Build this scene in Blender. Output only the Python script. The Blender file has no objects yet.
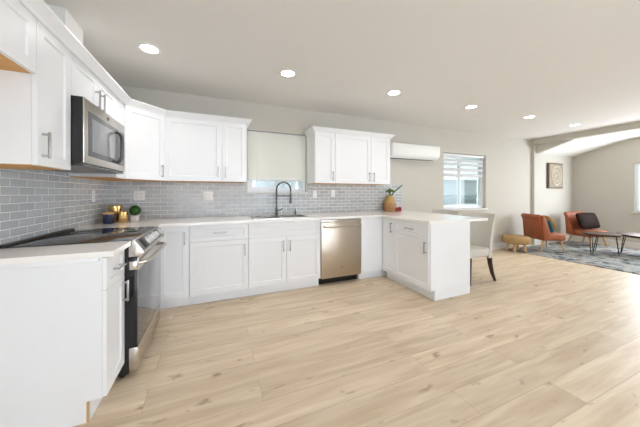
import bpy, bmesh, math, random
from mathutils import Vector, Matrix, noise
random.seed(7)
PI = math.pi
sc = bpy.context.scene
COL = sc.collection

# ------------------------------------------------------------------ camera
cam_d = bpy.data.cameras.new('camera')
cam_d.sensor_width = 36.0
cam_d.lens = 252.53 / 640 * 36.0
cam_d.shift_y = -(213.5 - 192.87) / 640
cam_d.clip_start = 0.05
cam = bpy.data.objects.new('camera', cam_d)
COL.objects.link(cam)
cam.location = (1.1572, -3.6469, 1.2327)
cam.rotation_euler = (PI / 2, 0, -0.3925)
sc.camera = cam

# ------------------------------------------------------------------ world, exposure
world = bpy.data.worlds.new('world')
sc.world = world
world.use_nodes = True
bg = world.node_tree.nodes['Background']
bg.inputs[0].default_value = (0.95, 0.98, 1.0, 1)
bg.inputs[1].default_value = 0.28
vs = sc.view_settings
vs.view_transform = 'Standard'
vs.look = 'None'
vs.gamma = 1.0
vs.use_curve_mapping = False
vs.exposure = 2.08
sc.cycles.use_denoising = True
sc.cycles.max_bounces = 10
sc.cycles.diffuse_bounces = 6

def area_light(name, loc, rot, sx, sy, power, col):
    d = bpy.data.lights.new(name, 'AREA')
    d.shape = 'RECTANGLE'
    d.size = sx; d.size_y = sy
    d.energy = power
    d.color = col
    o = bpy.data.objects.new(name, d)
    o.location = loc; o.rotation_euler = rot
    COL.objects.link(o)
    return o
# fill lights at two added, unseen glass doors; daylight at the lounge window
area_light('added_rear_fill', (2.2, -6.12, 1.2), (PI / 2, 0, PI), 4.1, 2.2, 228, (0.79, 0.84, 1.0))
area_light('added_side_fill', (9.78, -4.0, 1.1), (PI / 2, 0, PI / 2), 2.3, 2.0, 16, (0.78, 0.86, 1.0))
area_light('daylight_lounge_window', (9.78, -1.75, 1.35), (PI / 2, 0, PI / 2), 1.2, 1.05, 20, (0.86, 0.92, 1.0))

# ------------------------------------------------------------------ materials
def nm(name):
    m = bpy.data.materials.new(name); m.use_nodes = True
    nt = m.node_tree
    return m, nt, nt.nodes['Principled BSDF']
def srgb(r, g, b):
    f = lambda c: (c / 255 / 12.92) if c / 255 <= 0.04045 else ((c / 255 + 0.055) / 1.055) ** 2.4
    return (f(r), f(g), f(b), 1)
def mat(name, rgb, rough=0.5, metal=0.0, spec=0.5, noise_amt=0.03, noise_scale=12.0, bump=0.0, bscale=60.0, coat=0.0):
    m, nt, p = nm(name)
    c = srgb(*rgb)
    p.inputs['Roughness'].default_value = rough
    p.inputs['Metallic'].default_value = metal
    p.inputs['Specular IOR Level'].default_value = spec
    p.inputs['Coat Weight'].default_value = coat
    tc = nt.nodes.new('ShaderNodeTexCoord')
    nz = nt.nodes.new('ShaderNodeTexNoise'); nz.inputs['Scale'].default_value = noise_scale
    nz.inputs['Detail'].default_value = 4
    nt.links.new(tc.outputs['Object'], nz.inputs['Vector'])
    mx = nt.nodes.new('ShaderNodeMixRGB')
    mx.inputs[1].default_value = tuple(max(0, x * (1 - noise_amt)) for x in c[:3]) + (1,)
    mx.inputs[2].default_value = tuple(min(1, x * (1 + noise_amt)) for x in c[:3]) + (1,)
    nt.links.new(nz.outputs['Fac'], mx.inputs[0])
    nt.links.new(mx.outputs[0], p.inputs['Base Color'])
    if bump:
        n2 = nt.nodes.new('ShaderNodeTexNoise'); n2.inputs['Scale'].default_value = bscale
        nt.links.new(tc.outputs['Object'], n2.inputs['Vector'])
        b = nt.nodes.new('ShaderNodeBump'); b.inputs['Strength'].default_value = bump
        b.inputs['Distance'].default_value = 0.01
        nt.links.new(n2.outputs['Fac'], b.inputs['Height'])
        nt.links.new(b.outputs[0], p.inputs['Normal'])
    return m
def emit(name, rgb, strength):
    m, nt, p = nm(name)
    p.inputs['Base Color'].default_value = rgb + (1,)
    p.inputs['Emission Color'].default_value = rgb + (1,)
    p.inputs['Emission Strength'].default_value = strength
    return m
def glass_mat(name, tint=(1, 1, 1), gl=0.06):
    m, nt, p = nm(name)
    nt.nodes.remove(p)
    t = nt.nodes.new('ShaderNodeBsdfTransparent'); t.inputs[0].default_value = tint + (1,)
    g = nt.nodes.new('ShaderNodeBsdfGlossy'); g.inputs['Roughness'].default_value = 0.03
    mx = nt.nodes.new('ShaderNodeMixShader'); mx.inputs[0].default_value = gl
    nt.links.new(t.outputs[0], mx.inputs[1]); nt.links.new(g.outputs[0], mx.inputs[2])
    nt.links.new(mx.outputs[0], nt.nodes['Material Output'].inputs[0])
    return m
def floor_mat():
    m, nt, p = nm('oak_plank_floor')
    N = nt.nodes.new; L = nt.links.new
    tc = N('ShaderNodeTexCoord')
    mp = N('ShaderNodeMapping'); mp.inputs['Location'].default_value = (0.33, 2.695, 0)
    L(tc.outputs['Object'], mp.inputs[0])
    br = N('ShaderNodeTexBrick')
    br.inputs['Scale'].default_value = 1.0
    br.inputs['Brick Width'].default_value = 1.75
    br.inputs['Row Height'].default_value = 0.185
    br.inputs['Mortar Size'].default_value = 0.0016
    br.inputs['Mortar Smooth'].default_value = 0.3
    br.offset = 0.37; br.offset_frequency = 2; br.squash = 1
    br.inputs['Color1'].default_value = (0, 0, 0, 1)
    br.inputs['Color2'].default_value = (1, 1, 1, 1)
    br.inputs['Mortar'].default_value = (0.5, 0.5, 0.5, 1)
    L(mp.outputs[0], br.inputs['Vector'])
    # grain: noise stretched along the plank, offset per plank
    off = N('ShaderNodeVectorMath'); off.operation = 'MULTIPLY_ADD'
    off.inputs[1].default_value = (7.3, 3.1, 5.7)
    L(br.outputs['Color'], off.inputs[0]); L(tc.outputs['Object'], off.inputs[2])
    sm = N('ShaderNodeMapping'); sm.inputs['Scale'].default_value = (1.0, 9.0, 1.0)
    L(off.outputs[0], sm.inputs[0])
    n1 = N('ShaderNodeTexNoise'); n1.inputs['Scale'].default_value = 1.6; n1.inputs['Detail'].default_value = 6
    n1.inputs['Distortion'].default_value = 0.6
    L(sm.outputs[0], n1.inputs['Vector'])
    sm2 = N('ShaderNodeMapping'); sm2.inputs['Scale'].default_value = (1.5, 34.0, 1.0)
    L(off.outputs[0], sm2.inputs[0])
    n2 = N('ShaderNodeTexNoise'); n2.inputs['Scale'].default_value = 2.2; n2.inputs['Detail'].default_value = 5
    L(sm2.outputs[0], n2.inputs['Vector'])
    # knots
    sm3 = N('ShaderNodeMapping'); sm3.inputs['Scale'].default_value = (1.7, 4.2, 1.0)
    L(off.outputs[0], sm3.inputs[0])
    n3 = N('ShaderNodeTexNoise'); n3.inputs['Scale'].default_value = 3.0; n3.inputs['Detail'].default_value = 3
    L(sm3.outputs[0], n3.inputs['Vector'])
    r3 = N('ShaderNodeValToRGB')
    r3.color_ramp.elements[0].position = 0.645; r3.color_ramp.elements[0].color = (0, 0, 0, 1)
    r3.color_ramp.elements[1].position = 0.76; r3.color_ramp.elements[1].color = (1, 1, 1, 1)
    L(n3.outputs['Fac'], r3.inputs[0])
    r1 = N('ShaderNodeValToRGB')
    e = r1.color_ramp.elements
    e[0].position = 0.28; e[0].color = srgb(202, 180, 151)
    e[1].position = 0.72; e[1].color = srgb(230, 215, 192)
    L(n1.outputs['Fac'], r1.inputs[0])
    mx = N('ShaderNodeMixRGB'); mx.blend_type = 'MULTIPLY'; mx.inputs[0].default_value = 0.3
    r2 = N('ShaderNodeValToRGB')
    r2.color_ramp.elements[0].position = 0.3; r2.color_ramp.elements[0].color = (0.78, 0.75, 0.71, 1)
    r2.color_ramp.elements[1].position = 0.65; r2.color_ramp.elements[1].color = (1, 1, 1, 1)
    L(n2.outputs['Fac'], r2.inputs[0])
    L(r1.outputs[0], mx.inputs[1]); L(r2.outputs[0], mx.inputs[2])
    pl = N('ShaderNodeMixRGB'); pl.blend_type = 'MULTIPLY'; pl.inputs[0].default_value = 1.0
    rp = N('ShaderNodeValToRGB')
    rp.color_ramp.elements[0].color = (0.925, 0.915, 0.895, 1); rp.color_ramp.elements[1].color = (1.05, 1.04, 1.03, 1)
    L(br.outputs['Color'], rp.inputs[0]); L(mx.outputs[0], pl.inputs[1]); L(rp.outputs[0], pl.inputs[2])
    kn = N('ShaderNodeMixRGB'); kn.inputs[2].default_value = srgb(136, 102, 70)
    kf = N('ShaderNodeMath'); kf.operation = 'MULTIPLY'; kf.inputs[1].default_value = 0.75
    L(r3.outputs[0], kf.inputs[0]); L(kf.outputs[0], kn.inputs[0]); L(pl.outputs[0], kn.inputs[1])
    mo = N('ShaderNodeMixRGB'); mo.inputs[2].default_value = srgb(165, 138, 108)
    mf = N('ShaderNodeMath'); mf.operation = 'MULTIPLY'; mf.inputs[1].default_value = 0.7
    L(br.outputs['Fac'], mf.inputs[0]); L(mf.outputs[0], mo.inputs[0]); L(kn.outputs[0], mo.inputs[1])
    L(mo.outputs[0], p.inputs['Base Color'])
    p.inputs['Roughness'].default_value = 0.42
    p.inputs['Specular IOR Level'].default_value = 0.35
    b = N('ShaderNodeBump'); b.inputs['Strength'].default_value = 0.08; b.inputs['Distance'].default_value = 0.004
    L(n2.outputs['Fac'], b.inputs['Height']); L(b.outputs[0], p.inputs['Normal'])
    return m
def tile_mat(name, axis):
    m, nt, p = nm(name)
    N = nt.nodes.new; L = nt.links.new
    tc = N('ShaderNodeTexCoord'); sp = N('ShaderNodeSeparateXYZ'); cb = N('ShaderNodeCombineXYZ')
    L(tc.outputs['Object'], sp.inputs[0])
    L(sp.outputs[axis], cb.inputs[0]); 
    zz = N('ShaderNodeMath'); zz.operation = 'SUBTRACT'; zz.inputs[1].default_value = 0.914
    L(sp.outputs['Z'], zz.inputs[0]); L(zz.outputs[0], cb.inputs[1])
    br = N('ShaderNodeTexBrick'); br.inputs['Scale'].default_value = 1
    br.inputs['Brick Width'].default_value = 0.152; br.inputs['Row Height'].default_value = 0.0507
    br.inputs['Mortar Size'].default_value = 0.0032; br.inputs['Mortar Smooth'].default_value = 0.1
    br.offset = 0.5
    br.inputs['Color1'].default_value = srgb(178, 182, 184); br.inputs['Color2'].default_value = srgb(196, 199, 200)
    br.inputs['Mortar'].default_value = srgb(240, 240, 240)
    L(cb.outputs[0], br.inputs['Vector'])
    L(br.outputs['Color'], p.inputs['Base Color'])
    # bevelled edge of each tile
    b2 = N('ShaderNodeTexBrick'); b2.inputs['Scale'].default_value = 1
    b2.inputs['Brick Width'].default_value = 0.152; b2.inputs['Row Height'].default_value = 0.0507
    b2.inputs['Mortar Size'].default_value = 0.008; b2.inputs['Mortar Smooth'].default_value = 1.0; b2.offset = 0.5
    L(cb.outputs[0], b2.inputs['Vector'])
    bp = N('ShaderNodeBump'); bp.invert = True; bp.inputs['Strength'].default_value = 0.7; bp.inputs['Distance'].default_value = 0.004
    L(b2.outputs['Fac'], bp.inputs['Height']); L(bp.outputs[0], p.inputs['Normal'])
    rr = N('ShaderNodeMapRange'); rr.inputs[3].default_value = 0.12; rr.inputs[4].default_value = 0.7
    L(br.outputs['Fac'], rr.inputs[0]); L(rr.outputs[0], p.inputs['Roughness'])
    return m
def rug_mat():
    m, nt, p = nm('distressed_rug_pile')
    N = nt.nodes.new; L = nt.links.new
    tc = N('ShaderNodeTexCoord')
    n1 = N('ShaderNodeTexNoise'); n1.inputs['Scale'].default_value = 5.0; n1.inputs['Detail'].default_value = 8; n1.inputs['Distortion'].default_value = 1.2
    n2 = N('ShaderNodeTexVoronoi'); n2.inputs['Scale'].default_value = 5.0; n2.feature = 'DISTANCE_TO_EDGE'
    n3 = N('ShaderNodeTexNoise'); n3.inputs['Scale'].default_value = 3.0; n3.inputs['Detail'].default_value = 5; n3.inputs['Distortion'].default_value = 0.8
    for n in (n1, n2, n3): L(tc.outputs['Object'], n.inputs['Vector'])
    r = N('ShaderNodeValToRGB'); cr = r.color_ramp; cr.interpolation = 'LINEAR'
    cr.elements[0].position = 0.33; cr.elements[0].color = srgb(56, 60, 64)
    cr.elements[1].position = 0.70; cr.elements[1].color = srgb(176, 173, 166)
    for pos, c in ((0.42, (100, 109, 114)), (0.47, (156, 157, 153)), (0.56, (172, 170, 164)), (0.62, (128, 138, 142))):
        el = cr.elements.new(pos); el.color = srgb(*c)
    L(n1.outputs['Fac'], r.inputs[0])
    r2 = N('ShaderNodeValToRGB'); r2.color_ramp.elements[0].position = 0.02; r2.color_ramp.elements[0].color = (1, 1, 1, 1)
    r2.color_ramp.elements[1].position = 0.06; r2.color_ramp.elements[1].color = (0, 0, 0, 1)
    L(n2.outputs['Distance'], r2.inputs[0])
    r3 = N('ShaderNodeValToRGB'); r3.color_ramp.elements[0].position = 0.60; r3.color_ramp.elements[0].color = (0, 0, 0, 1)
    r3.color_ramp.elements[1].position = 0.645; r3.color_ramp.elements[1].color = (1, 1, 1, 1)
    L(n3.outputs['Fac'], r3.inputs[0])
    a = N('ShaderNodeMixRGB'); a.inputs[2].default_value = srgb(84, 96, 106)
    f = N('ShaderNodeMath'); f.operation = 'MULTIPLY'; f.inputs[1].default_value = 0.55
    L(r2.outputs[0], f.inputs[0]); L(f.outputs[0], a.inputs[0]); L(r.outputs[0], a.inputs[1])
    b = N('ShaderNodeMixRGB'); b.inputs[2].default_value = srgb(172, 118, 84)
    f2 = N('ShaderNodeMath'); f2.operation = 'MULTIPLY'; f2.inputs[1].default_value = 0.4
    L(r3.outputs[0], f2.inputs[0]); L(f2.outputs[0], b.inputs[0]); L(a.outputs[0], b.inputs[1])
    L(b.outputs[0], p.inputs['Base Color'])
    p.inputs['Roughness'].default_value = 0.95
    return m
def grain_mat(name, c1, c2, scale=(2, 22, 22), rough=0.5):
    m, nt, p = nm(name)
    N = nt.nodes.new; L = nt.links.new
    tc = N('ShaderNodeTexCoord'); mp = N('ShaderNodeMapping'); mp.inputs['Scale'].default_value = scale
    L(tc.outputs['Object'], mp.inputs[0])
    n = N('ShaderNodeTexNoise'); n.inputs['Scale'].default_value = 2; n.inputs['Detail'].default_value = 5; n.inputs['Distortion'].default_value = 0.5
    L(mp.outputs[0], n.inputs['Vector'])
    r = N('ShaderNodeValToRGB'); r.color_ramp.elements[0].position = 0.3; r.color_ramp.elements[1].position = 0.7
    r.color_ramp.elements[0].color = srgb(*c1); r.color_ramp.elements[1].color = srgb(*c2)
    L(n.outputs['Fac'], r.inputs[0]); L(r.outputs[0], p.inputs['Base Color'])
    p.inputs['Roughness'].default_value = rough
    return m
def checker_weave(name, c1, c2, scale):
    m, nt, p = nm(name)
    N = nt.nodes.new; L = nt.links.new
    tc = N('ShaderNodeTexCoord'); w = N('ShaderNodeTexWave'); w.inputs['Scale'].default_value = scale
    w.bands_direction = 'Z'; w.inputs['Distortion'].default_value = 2.5; w.inputs['Detail Scale'].default_value = 4
    L(tc.outputs['Object'], w.inputs['Vector'])
    r = N('ShaderNodeValToRGB'); r.color_ramp.elements[0].color = srgb(*c1); r.color_ramp.elements[1].color = srgb(*c2)
    L(w.outputs['Fac'], r.inputs[0]); L(r.outputs[0], p.inputs['Base Color'])
    b = N('ShaderNodeBump'); b.inputs['Strength'].default_value = 0.6; b.inputs['Distance'].default_value = 0.006
    L(w.outputs['Fac'], b.inputs['Height']); L(b.outputs[0], p.inputs['Normal'])
    p.inputs['Roughness'].default_value = 0.85
    return m

M = {}
M['wall'] = mat('greige_wall_paint', (200, 196, 186), 0.85, spec=0.2, noise_amt=0.01, bump=0.02, bscale=180)
M['ceiling'] = mat('ceiling_paint', (228, 226, 222), 0.9, spec=0.15, noise_amt=0.01, bump=0.03, bscale=120)
M['vault'] = mat('vault_paint', (236, 235, 231), 0.9, spec=0.15, noise_amt=0.01)
M['trim'] = mat('white_trim_paint', (222, 221, 217), 0.5, noise_amt=0.01)
M['cab'] = mat('white_cabinet_lacquer', (236, 237, 238), 0.32, spec=0.45, noise_amt=0.006)
M['cabedge'] = mat('raw_board_edge', (196, 160, 112), 0.7)
M['ply'] = grain_mat('raw_birch_underside', (206, 150, 84), (226, 176, 112), (20, 2, 2), 0.6)
M['quartz'] = mat('white_quartz', (247, 245, 241), 0.12, spec=0.5, noise_amt=0.025, noise_scale=30)
M['nickel'] = mat('brushed_nickel', (176, 176, 174), 0.3, 1.0)
M['steel'] = mat('stainless_steel', (206, 200, 192), 0.27, 1.0, noise_amt=0.02, noise_scale=4)
M['steel_dw'] = mat('brushed_stainless_door', (196, 184, 168), 0.33, 1.0, noise_amt=0.02, noise_scale=3)
M['dark_metal'] = mat('gunmetal', (92, 90, 88), 0.3, 1.0)
M['black'] = mat('black_enamel', (22, 22, 24), 0.25)
M['blackgls'] = mat('black_ceramic_glass', (46, 47, 48), 0.03, spec=1.0)
M['greygls'] = mat('smoked_oven_glass', (120, 121, 124), 0.05, spec=0.9, metal=0.55)
M['screen'] = mat('microwave_window_mesh', (150, 152, 154), 0.12, spec=0.7)
M['screenframe'] = mat('dark_grey_window_surround', (104, 106, 109), 0.25)
M['plastic'] = mat('white_plastic', (240, 240, 238), 0.35)
M['slot'] = mat('dark_slot', (70, 70, 70), 0.6)
M['glass'] = glass_mat('window_glass', (0.93, 0.98, 0.98))
M['vinyl'] = mat('white_vinyl_frame', (238, 240, 242), 0.4, noise_amt=0.01)
M['shade'] = mat('cream_shade_fabric', (247, 246, 240), 0.9, spec=0.1, noise_amt=0.01, noise_scale=200)
_nt = M['shade'].node_tree; _tr = _nt.nodes.new('ShaderNodeBsdfTranslucent'); _tr.inputs[0].default_value = srgb(250, 248, 240)
_mx = _nt.nodes.new('ShaderNodeMixShader'); _mx.inputs[0].default_value = 0.35
_nt.links.new(_nt.nodes['Principled BSDF'].outputs[0], _mx.inputs[1]); _nt.links.new(_tr.outputs[0], _mx.inputs[2])
_nt.links.new(_mx.outputs[0], _nt.nodes['Material Output'].inputs[0])
M['rust'] = mat('rust_leather', (156, 84, 46), 0.55, noise_amt=0.14, noise_scale=9, bump=0.08, bscale=90)
M['legwood'] = grain_mat('pale_beech', (190, 150, 104), (214, 178, 132), (18, 18, 2))
M['walnut'] = grain_mat('walnut_slab', (52, 34, 24), (92, 64, 46), (2, 16, 2), 0.5)
M['espresso'] = mat('espresso_wood', (44, 28, 24), 0.3)
M['cream'] = mat('cream_upholstery', (206, 202, 192), 0.8, spec=0.2, noise_amt=0.03, noise_scale=60, bump=0.05, bscale=200)
M['rattan'] = checker_weave('woven_jute', (140, 108, 66), (196, 164, 112), 26)
M['tan'] = mat('mustard_tan_fabric', (178, 136, 78), 0.85, noise_amt=0.1, noise_scale=40, bump=0.1, bscale=150)
M['teal'] = mat('teal_velvet', (30, 104, 118), 0.7, noise_amt=0.35, noise_scale=18)
M['brown'] = mat('dark_brown_leather', (34, 20, 15), 0.75, spec=0.1, noise_amt=0.15, noise_scale=10, bump=0.1, bscale=30)
M['rug'] = rug_mat()
M['brass'] = mat('brushed_gold', (214, 178, 118), 0.25, 1.0, noise_amt=0.05)
M['navy'] = mat('navy_glass', (14, 42, 78), 0.08, spec=0.7, noise_amt=0.3, noise_scale=20, coat=0.3)
M['lidwood'] = grain_mat('bamboo_lid', (176, 134, 82), (204, 164, 108), (3, 30, 3))
M['pot'] = mat('white_ceramic', (226, 222, 218), 0.5, noise_amt=0.04)
M['leaf'] = mat('boxwood_green', (44, 92, 30), 0.6, noise_amt=0.5, noise_scale=40)
M['stalk'] = mat('bamboo_green', (74, 108, 48), 0.5, noise_amt=0.3, noise_scale=30)
M['vasegold'] = mat('amber_glaze', (178, 148, 88), 0.35, noise_amt=0.25, noise_scale=30)
M['diamond'] = mat('coral_glaze', (150, 82, 58), 0.35, noise_amt=0.2, noise_scale=30)
M['red'] = mat('red_glass', (150, 48, 42), 0.2, noise_amt=0.2)
M['glow'] = emit('downlight_lens', (1.0, 0.97, 0.92), 9.0)
M['frame_wood'] = grain_mat('weathered_oak', (84, 70, 54), (120, 102, 80), (20, 20, 3))
M['art_ground'] = mat('antique_beige_panel', (160, 148, 128), 0.8, noise_amt=0.15, noise_scale=10)
M['art_line'] = mat('chalk_white_scroll', (200, 190, 174), 0.8)
M['slat'] = mat('blind_slat', (202, 205, 208), 0.6)
M['knob'] = mat('satin_silver_knob', (222, 222, 224), 0.35, 0.4)
M['faceplate'] = mat('grey_control_face', (128, 128, 130), 0.4, 0.3)
M['display'] = mat('black_display', (14, 14, 16), 0.3, spec=0.2)
M['house'] = mat('pale_blue_stucco', (236, 243, 247), 0.9)
M['housetrim'] = mat('light_siding', (236, 240, 242), 0.8)
M['hedge'] = mat('grey_green_hedge', (150, 170, 170), 0.9, noise_amt=0.5, noise_scale=14)
M['ground'] = mat('pale_concrete_yard', (186, 186, 182), 0.95, noise_amt=0.1)
M['badge'] = mat('grey_badge', (120, 114, 106), 0.3, 0.6)

# ------------------------------------------------------------------ mesh builder
class MB:
    def __init__(s): s.bm = bmesh.new()
    def _merge(s, b):
        me = bpy.data.meshes.new('t'); b.to_mesh(me); b.free(); s.bm.from_mesh(me); bpy.data.meshes.remove(me)
    def box(s, x0, x1, y0, y1, z0, z1, bev=0.0, seg=2, M4=None):
        b = bmesh.new()
        bmesh.ops.create_cube(b, size=1)
        for v in b.verts:
            v.co = Vector(((x0 + x1) / 2 + v.co.x * (x1 - x0), (y0 + y1) / 2 + v.co.y * (y1 - y0), (z0 + z1) / 2 + v.co.z * (z1 - z0)))
        if bev: bmesh.ops.bevel(b, geom=b.edges[:], offset=bev, segments=seg, profile=0.5, affect='EDGES')
        if M4 is not None: bmesh.ops.transform(b, matrix=M4, verts=b.verts[:])
        s._merge(b); return s
    def cyl(s, p0, p1, r0, r1=None, seg=20):
        r1 = r0 if r1 is None else r1
        return s.tube([p0, p1], [r0, r1], seg)
    def tube(s, pts, r, seg=10, closed=False):
        pts = [Vector(p) for p in pts]
        if not isinstance(r, (list, tuple)): r = [r] * len(pts)
        bm = s.bm; n = len(pts); rings = []
        t0 = (pts[1] - pts[0]).normalized()
        ref = Vector((0, 0, 1)) if abs(t0.z) < 0.9 else Vector((1, 0, 0))
        u = t0.cross(ref).normalized()
        for i, p in enumerate(pts):
            if closed: t = (pts[(i + 1) % n] - pts[i - 1]).normalized()
            elif i == 0: t = t0
            elif i == n - 1: t = (pts[-1] - pts[-2]).normalized()
            else: t = ((pts[i + 1] - p).normalized() + (p - pts[i - 1]).normalized()).normalized()
            u = (u - t * u.dot(t)).normalized(); w = t.cross(u)
            rings.append([bm.verts.new(p + (u * math.cos(2 * PI * k / seg) + w * math.sin(2 * PI * k / seg)) * r[i]) for k in range(seg)])
        m = n if closed else n - 1
        for i in range(m):
            a, b = rings[i], rings[(i + 1) % n]
            for k in range(seg): bm.faces.new((a[k], a[(k + 1) % seg], b[(k + 1) % seg], b[k]))
        if not closed:
            bm.faces.new(rings[0][::-1]); bm.faces.new(rings[-1])
        return s
    def lathe(s, prof, c=(0, 0, 0), seg=28, caps=True):
        bm = s.bm; rings = []
        for r, z in prof:
            if r < 1e-5: rings.append([bm.verts.new((c[0], c[1], c[2] + z))])
            else: rings.append([bm.verts.new((c[0] + r * math.cos(2 * PI * k / seg), c[1] + r * math.sin(2 * PI * k / seg), c[2] + z)) for k in range(seg)])
        for a, b in zip(rings, rings[1:]):
            for k in range(seg):
                k2 = (k + 1) % seg
                if len(a) == 1 and len(b) == 1: continue
                if len(a) == 1: bm.faces.new((a[0], b[k2], b[k]))
                elif len(b) == 1: bm.faces.new((a[k], a[k2], b[0]))
                else: bm.faces.new((a[k], a[k2], b[k2], b[k]))
        if caps and len(rings[0]) > 1: bm.faces.new(rings[0][::-1])
        if caps and len(rings[-1]) > 1: bm.faces.new(rings[-1])
        return s
    def prism(s, poly, a0, a1, f, bev=0.0):
        b = bmesh.new()
        A = [b.verts.new(f(p[0], p[1], a0)) for p in poly]; B = [b.verts.new(f(p[0], p[1], a1)) for p in poly]
        n = len(poly)
        b.faces.new(A[::-1]); b.faces.new(B)
        for i in range(n): b.faces.new((A[i], A[(i + 1) % n], B[(i + 1) % n], B[i]))
        bmesh.ops.recalc_face_normals(b, faces=b.faces[:])
        if bev: bmesh.ops.bevel(b, geom=b.edges[:], offset=bev, segments=2, profile=0.5, affect='EDGES')
        s._merge(b); return s
    def slab(s, A, B, inc, c0, c1, f):
        """grid of cells A x B, cells kept where inc(i,j), thickness c0..c1, f(a,b,c)->xyz: one connected body with openings"""
        b = bmesh.new(); V = {}
        def v(i, j, k):
            if (i, j, k) not in V: V[(i, j, k)] = b.verts.new(f(A[i], B[j], (c0, c1)[k]))
            return V[(i, j, k)]
        na, nb = len(A) - 1, len(B) - 1
        ok = lambda i, j: 0 <= i < na and 0 <= j < nb and inc(i, j)
        for i in range(na):
            for j in range(nb):
                if not ok(i, j): continue
                for k in (0, 1): b.faces.new((v(i, j, k), v(i + 1, j, k), v(i + 1, j + 1, k), v(i, j + 1, k)))
                for (di, dj, p, q) in ((-1, 0, (0, 0), (0, 1)), (1, 0, (1, 0), (1, 1)), (0, -1, (0, 0), (1, 0)), (0, 1, (0, 1), (1, 1))):
                    if not ok(i + di, j + dj):
                        b.faces.new((v(i + p[0], j + p[1], 0), v(i + q[0], j + q[1], 0), v(i + q[0], j + q[1], 1), v(i + p[0], j + p[1], 1)))
        bmesh.ops.recalc_face_normals(b, faces=b.faces[:])
        s._merge(b); return s
    def superell(s, c, rx, ry, rz, e1=0.5, e2=0.5, nu=28, nv=14, M4=None):
        b = bmesh.new()
        pw = lambda x, e: math.copysign(abs(x) ** e, x)
        rings = []
        for i in range(1, nv):
            ph = -PI / 2 + PI * i / nv
            rings.append([b.verts.new((c[0] + rx * pw(math.cos(ph), e1) * pw(math.cos(2 * PI * k / nu), e2),
                                       c[1] + ry * pw(math.cos(ph), e1) * pw(math.sin(2 * PI * k / nu), e2),
                                       c[2] + rz * pw(math.sin(ph), e1))) for k in range(nu)])
        lo = b.verts.new((c[0], c[1], c[2] - rz)); hi = b.verts.new((c[0], c[1], c[2] + rz))
        for a, d in zip(rings, rings[1:]):
            for k in range(nu): b.faces.new((a[k], a[(k + 1) % nu], d[(k + 1) % nu], d[k]))
        for k in range(nu):
            b.faces.new((lo, rings[0][(k + 1) % nu], rings[0][k])); b.faces.new((hi, rings[-1][k], rings[-1][(k + 1) % nu]))
        if M4 is not None: bmesh.ops.transform(b, matrix=M4, verts=b.verts[:])
        s._merge(b); return s
    def build(s, name, m, parent=None, loc=None, smooth=True, rotz=0.0):
        me = bpy.data.meshes.new(name)
        bmesh.ops.recalc_face_normals(s.bm, faces=s.bm.faces[:])
        s.bm.to_mesh(me); s.bm.free()
        me.materials.append(m)
        if smooth:
            for p in me.polygons: p.use_smooth = True
            me.set_sharp_from_angle(angle=math.radians(38))
        o = bpy.data.objects.new(name, me); COL.objects.link(o)
        if loc: o.location = loc
        if rotz: o.rotation_euler = (0, 0, rotz)
        if parent: o.parent = parent
        return o

def tag(o, label, cat, group=None):
    o['label'] = label; o['category'] = cat
    if group: o['group'] = group
    return o
def thing(name, label, cat, loc=(0, 0, 0), rotz=0.0, group=None):
    o = bpy.data.objects.new(name, None); o.empty_display_size = 0.05
    COL.objects.link(o); o.location = loc; o.rotation_euler = (0, 0, rotz)
    return tag(o, label, cat, group)
def struct(o):
    o['kind'] = 'structure'; return o
def dup(root, loc, rotz, label, group=None):
    r = root.copy(); COL.objects.link(r); r.location = loc; r.rotation_euler = (0, 0, rotz); r['label'] = label
    if group: r['group'] = group
    for ch in list(root.children):
        c = ch.copy(); COL.objects.link(c); c.parent = r
        for g in list(ch.children):
            d = g.copy(); COL.objects.link(d); d.parent = c
    return r

CEIL = 2.50
XR = 9.85          # lounge side wall
XB = 8.14          # end of the kitchen, line of the beam
YL = -0.06         # lounge back wall
YREAR = -6.2
fXZ = lambda a, b, c: (a, c, b)
fYZ = lambda a, b, c: (c, a, b)
fXY = lambda a, b, c: (a, b, c)

# ------------------------------------------------------------------ room shell
struct(MB().box(-0.12, XR + 0.12, YREAR - 0.12, 0.14, -0.1, 0.0).build('floor', floor_mat(), smooth=False))
struct(MB().box(-0.12, 8.30, YREAR - 0.12, 0.14, CEIL, CEIL + 0.1).build('ceiling', M['ceiling'], smooth=False))
prof = [(0.14, 2.13), (-0.06, 2.177), (-0.56, 2.33), (-0.85, 2.412), (-1.05, 2.452), (-1.3, 2.48), (-1.8, 2.50), (YREAR - 0.12, 2.52), (YREAR - 0.12, 2.64), (0.14, 2.64)]
struct(MB().prism(prof, 8.30, XR + 0.12, lambda p, q, a: (a, p, q)).build('ceiling_lounge', M['vault']))
# dropped beam between kitchen and lounge, with the closing wedge at the wall
bp = [(-0.001, CEIL - 0.001), (-0.001, 2.383), (YREAR, 2.383), (YREAR, CEIL - 0.001)]
wp = [(-0.061, 2.382), (-0.061, 2.17), (-0.56, 2.324), (-0.74, 2.382)]
struct(MB().prism(bp, XB - 0.006, 8.31, lambda p, q, a: (a, p, q)).build('ceiling_beam', M['wall'], smooth=False))
struct(MB().prism(wp, 8.225, 8.31, lambda p, q, a: (a, p, q)).build('trim_4', M['wall'], smooth=False))
struct(MB().slab([-0.12, 0.0], [0, 1], lambda i, j: True, 0, 1, lambda a, b, c: (a, YREAR - 0.12 + c * (0.14 - YREAR + 0.12), b * CEIL)).build('wall_left', M['wall'], smooth=False))
W1 = (1.570, 2.440, 1.245, 2.115)      # kitchen window opening
W2 = (5.290, 6.520, 0.905, 2.030)      # dining window opening
def opening(A, B, rects):
    def inc(i, j):
        a = (A[i] + A[i + 1]) / 2; b = (B[j] + B[j + 1]) / 2
        return not any(r[0] < a < r[1] and r[2] < b < r[3] for r in rects)
    return inc
A = [0.0, W1[0], W1[1], W2[0], W2[1], XB]; B = [0, W2[2], W1[2], W2[3], W1[3], CEIL]
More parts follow.
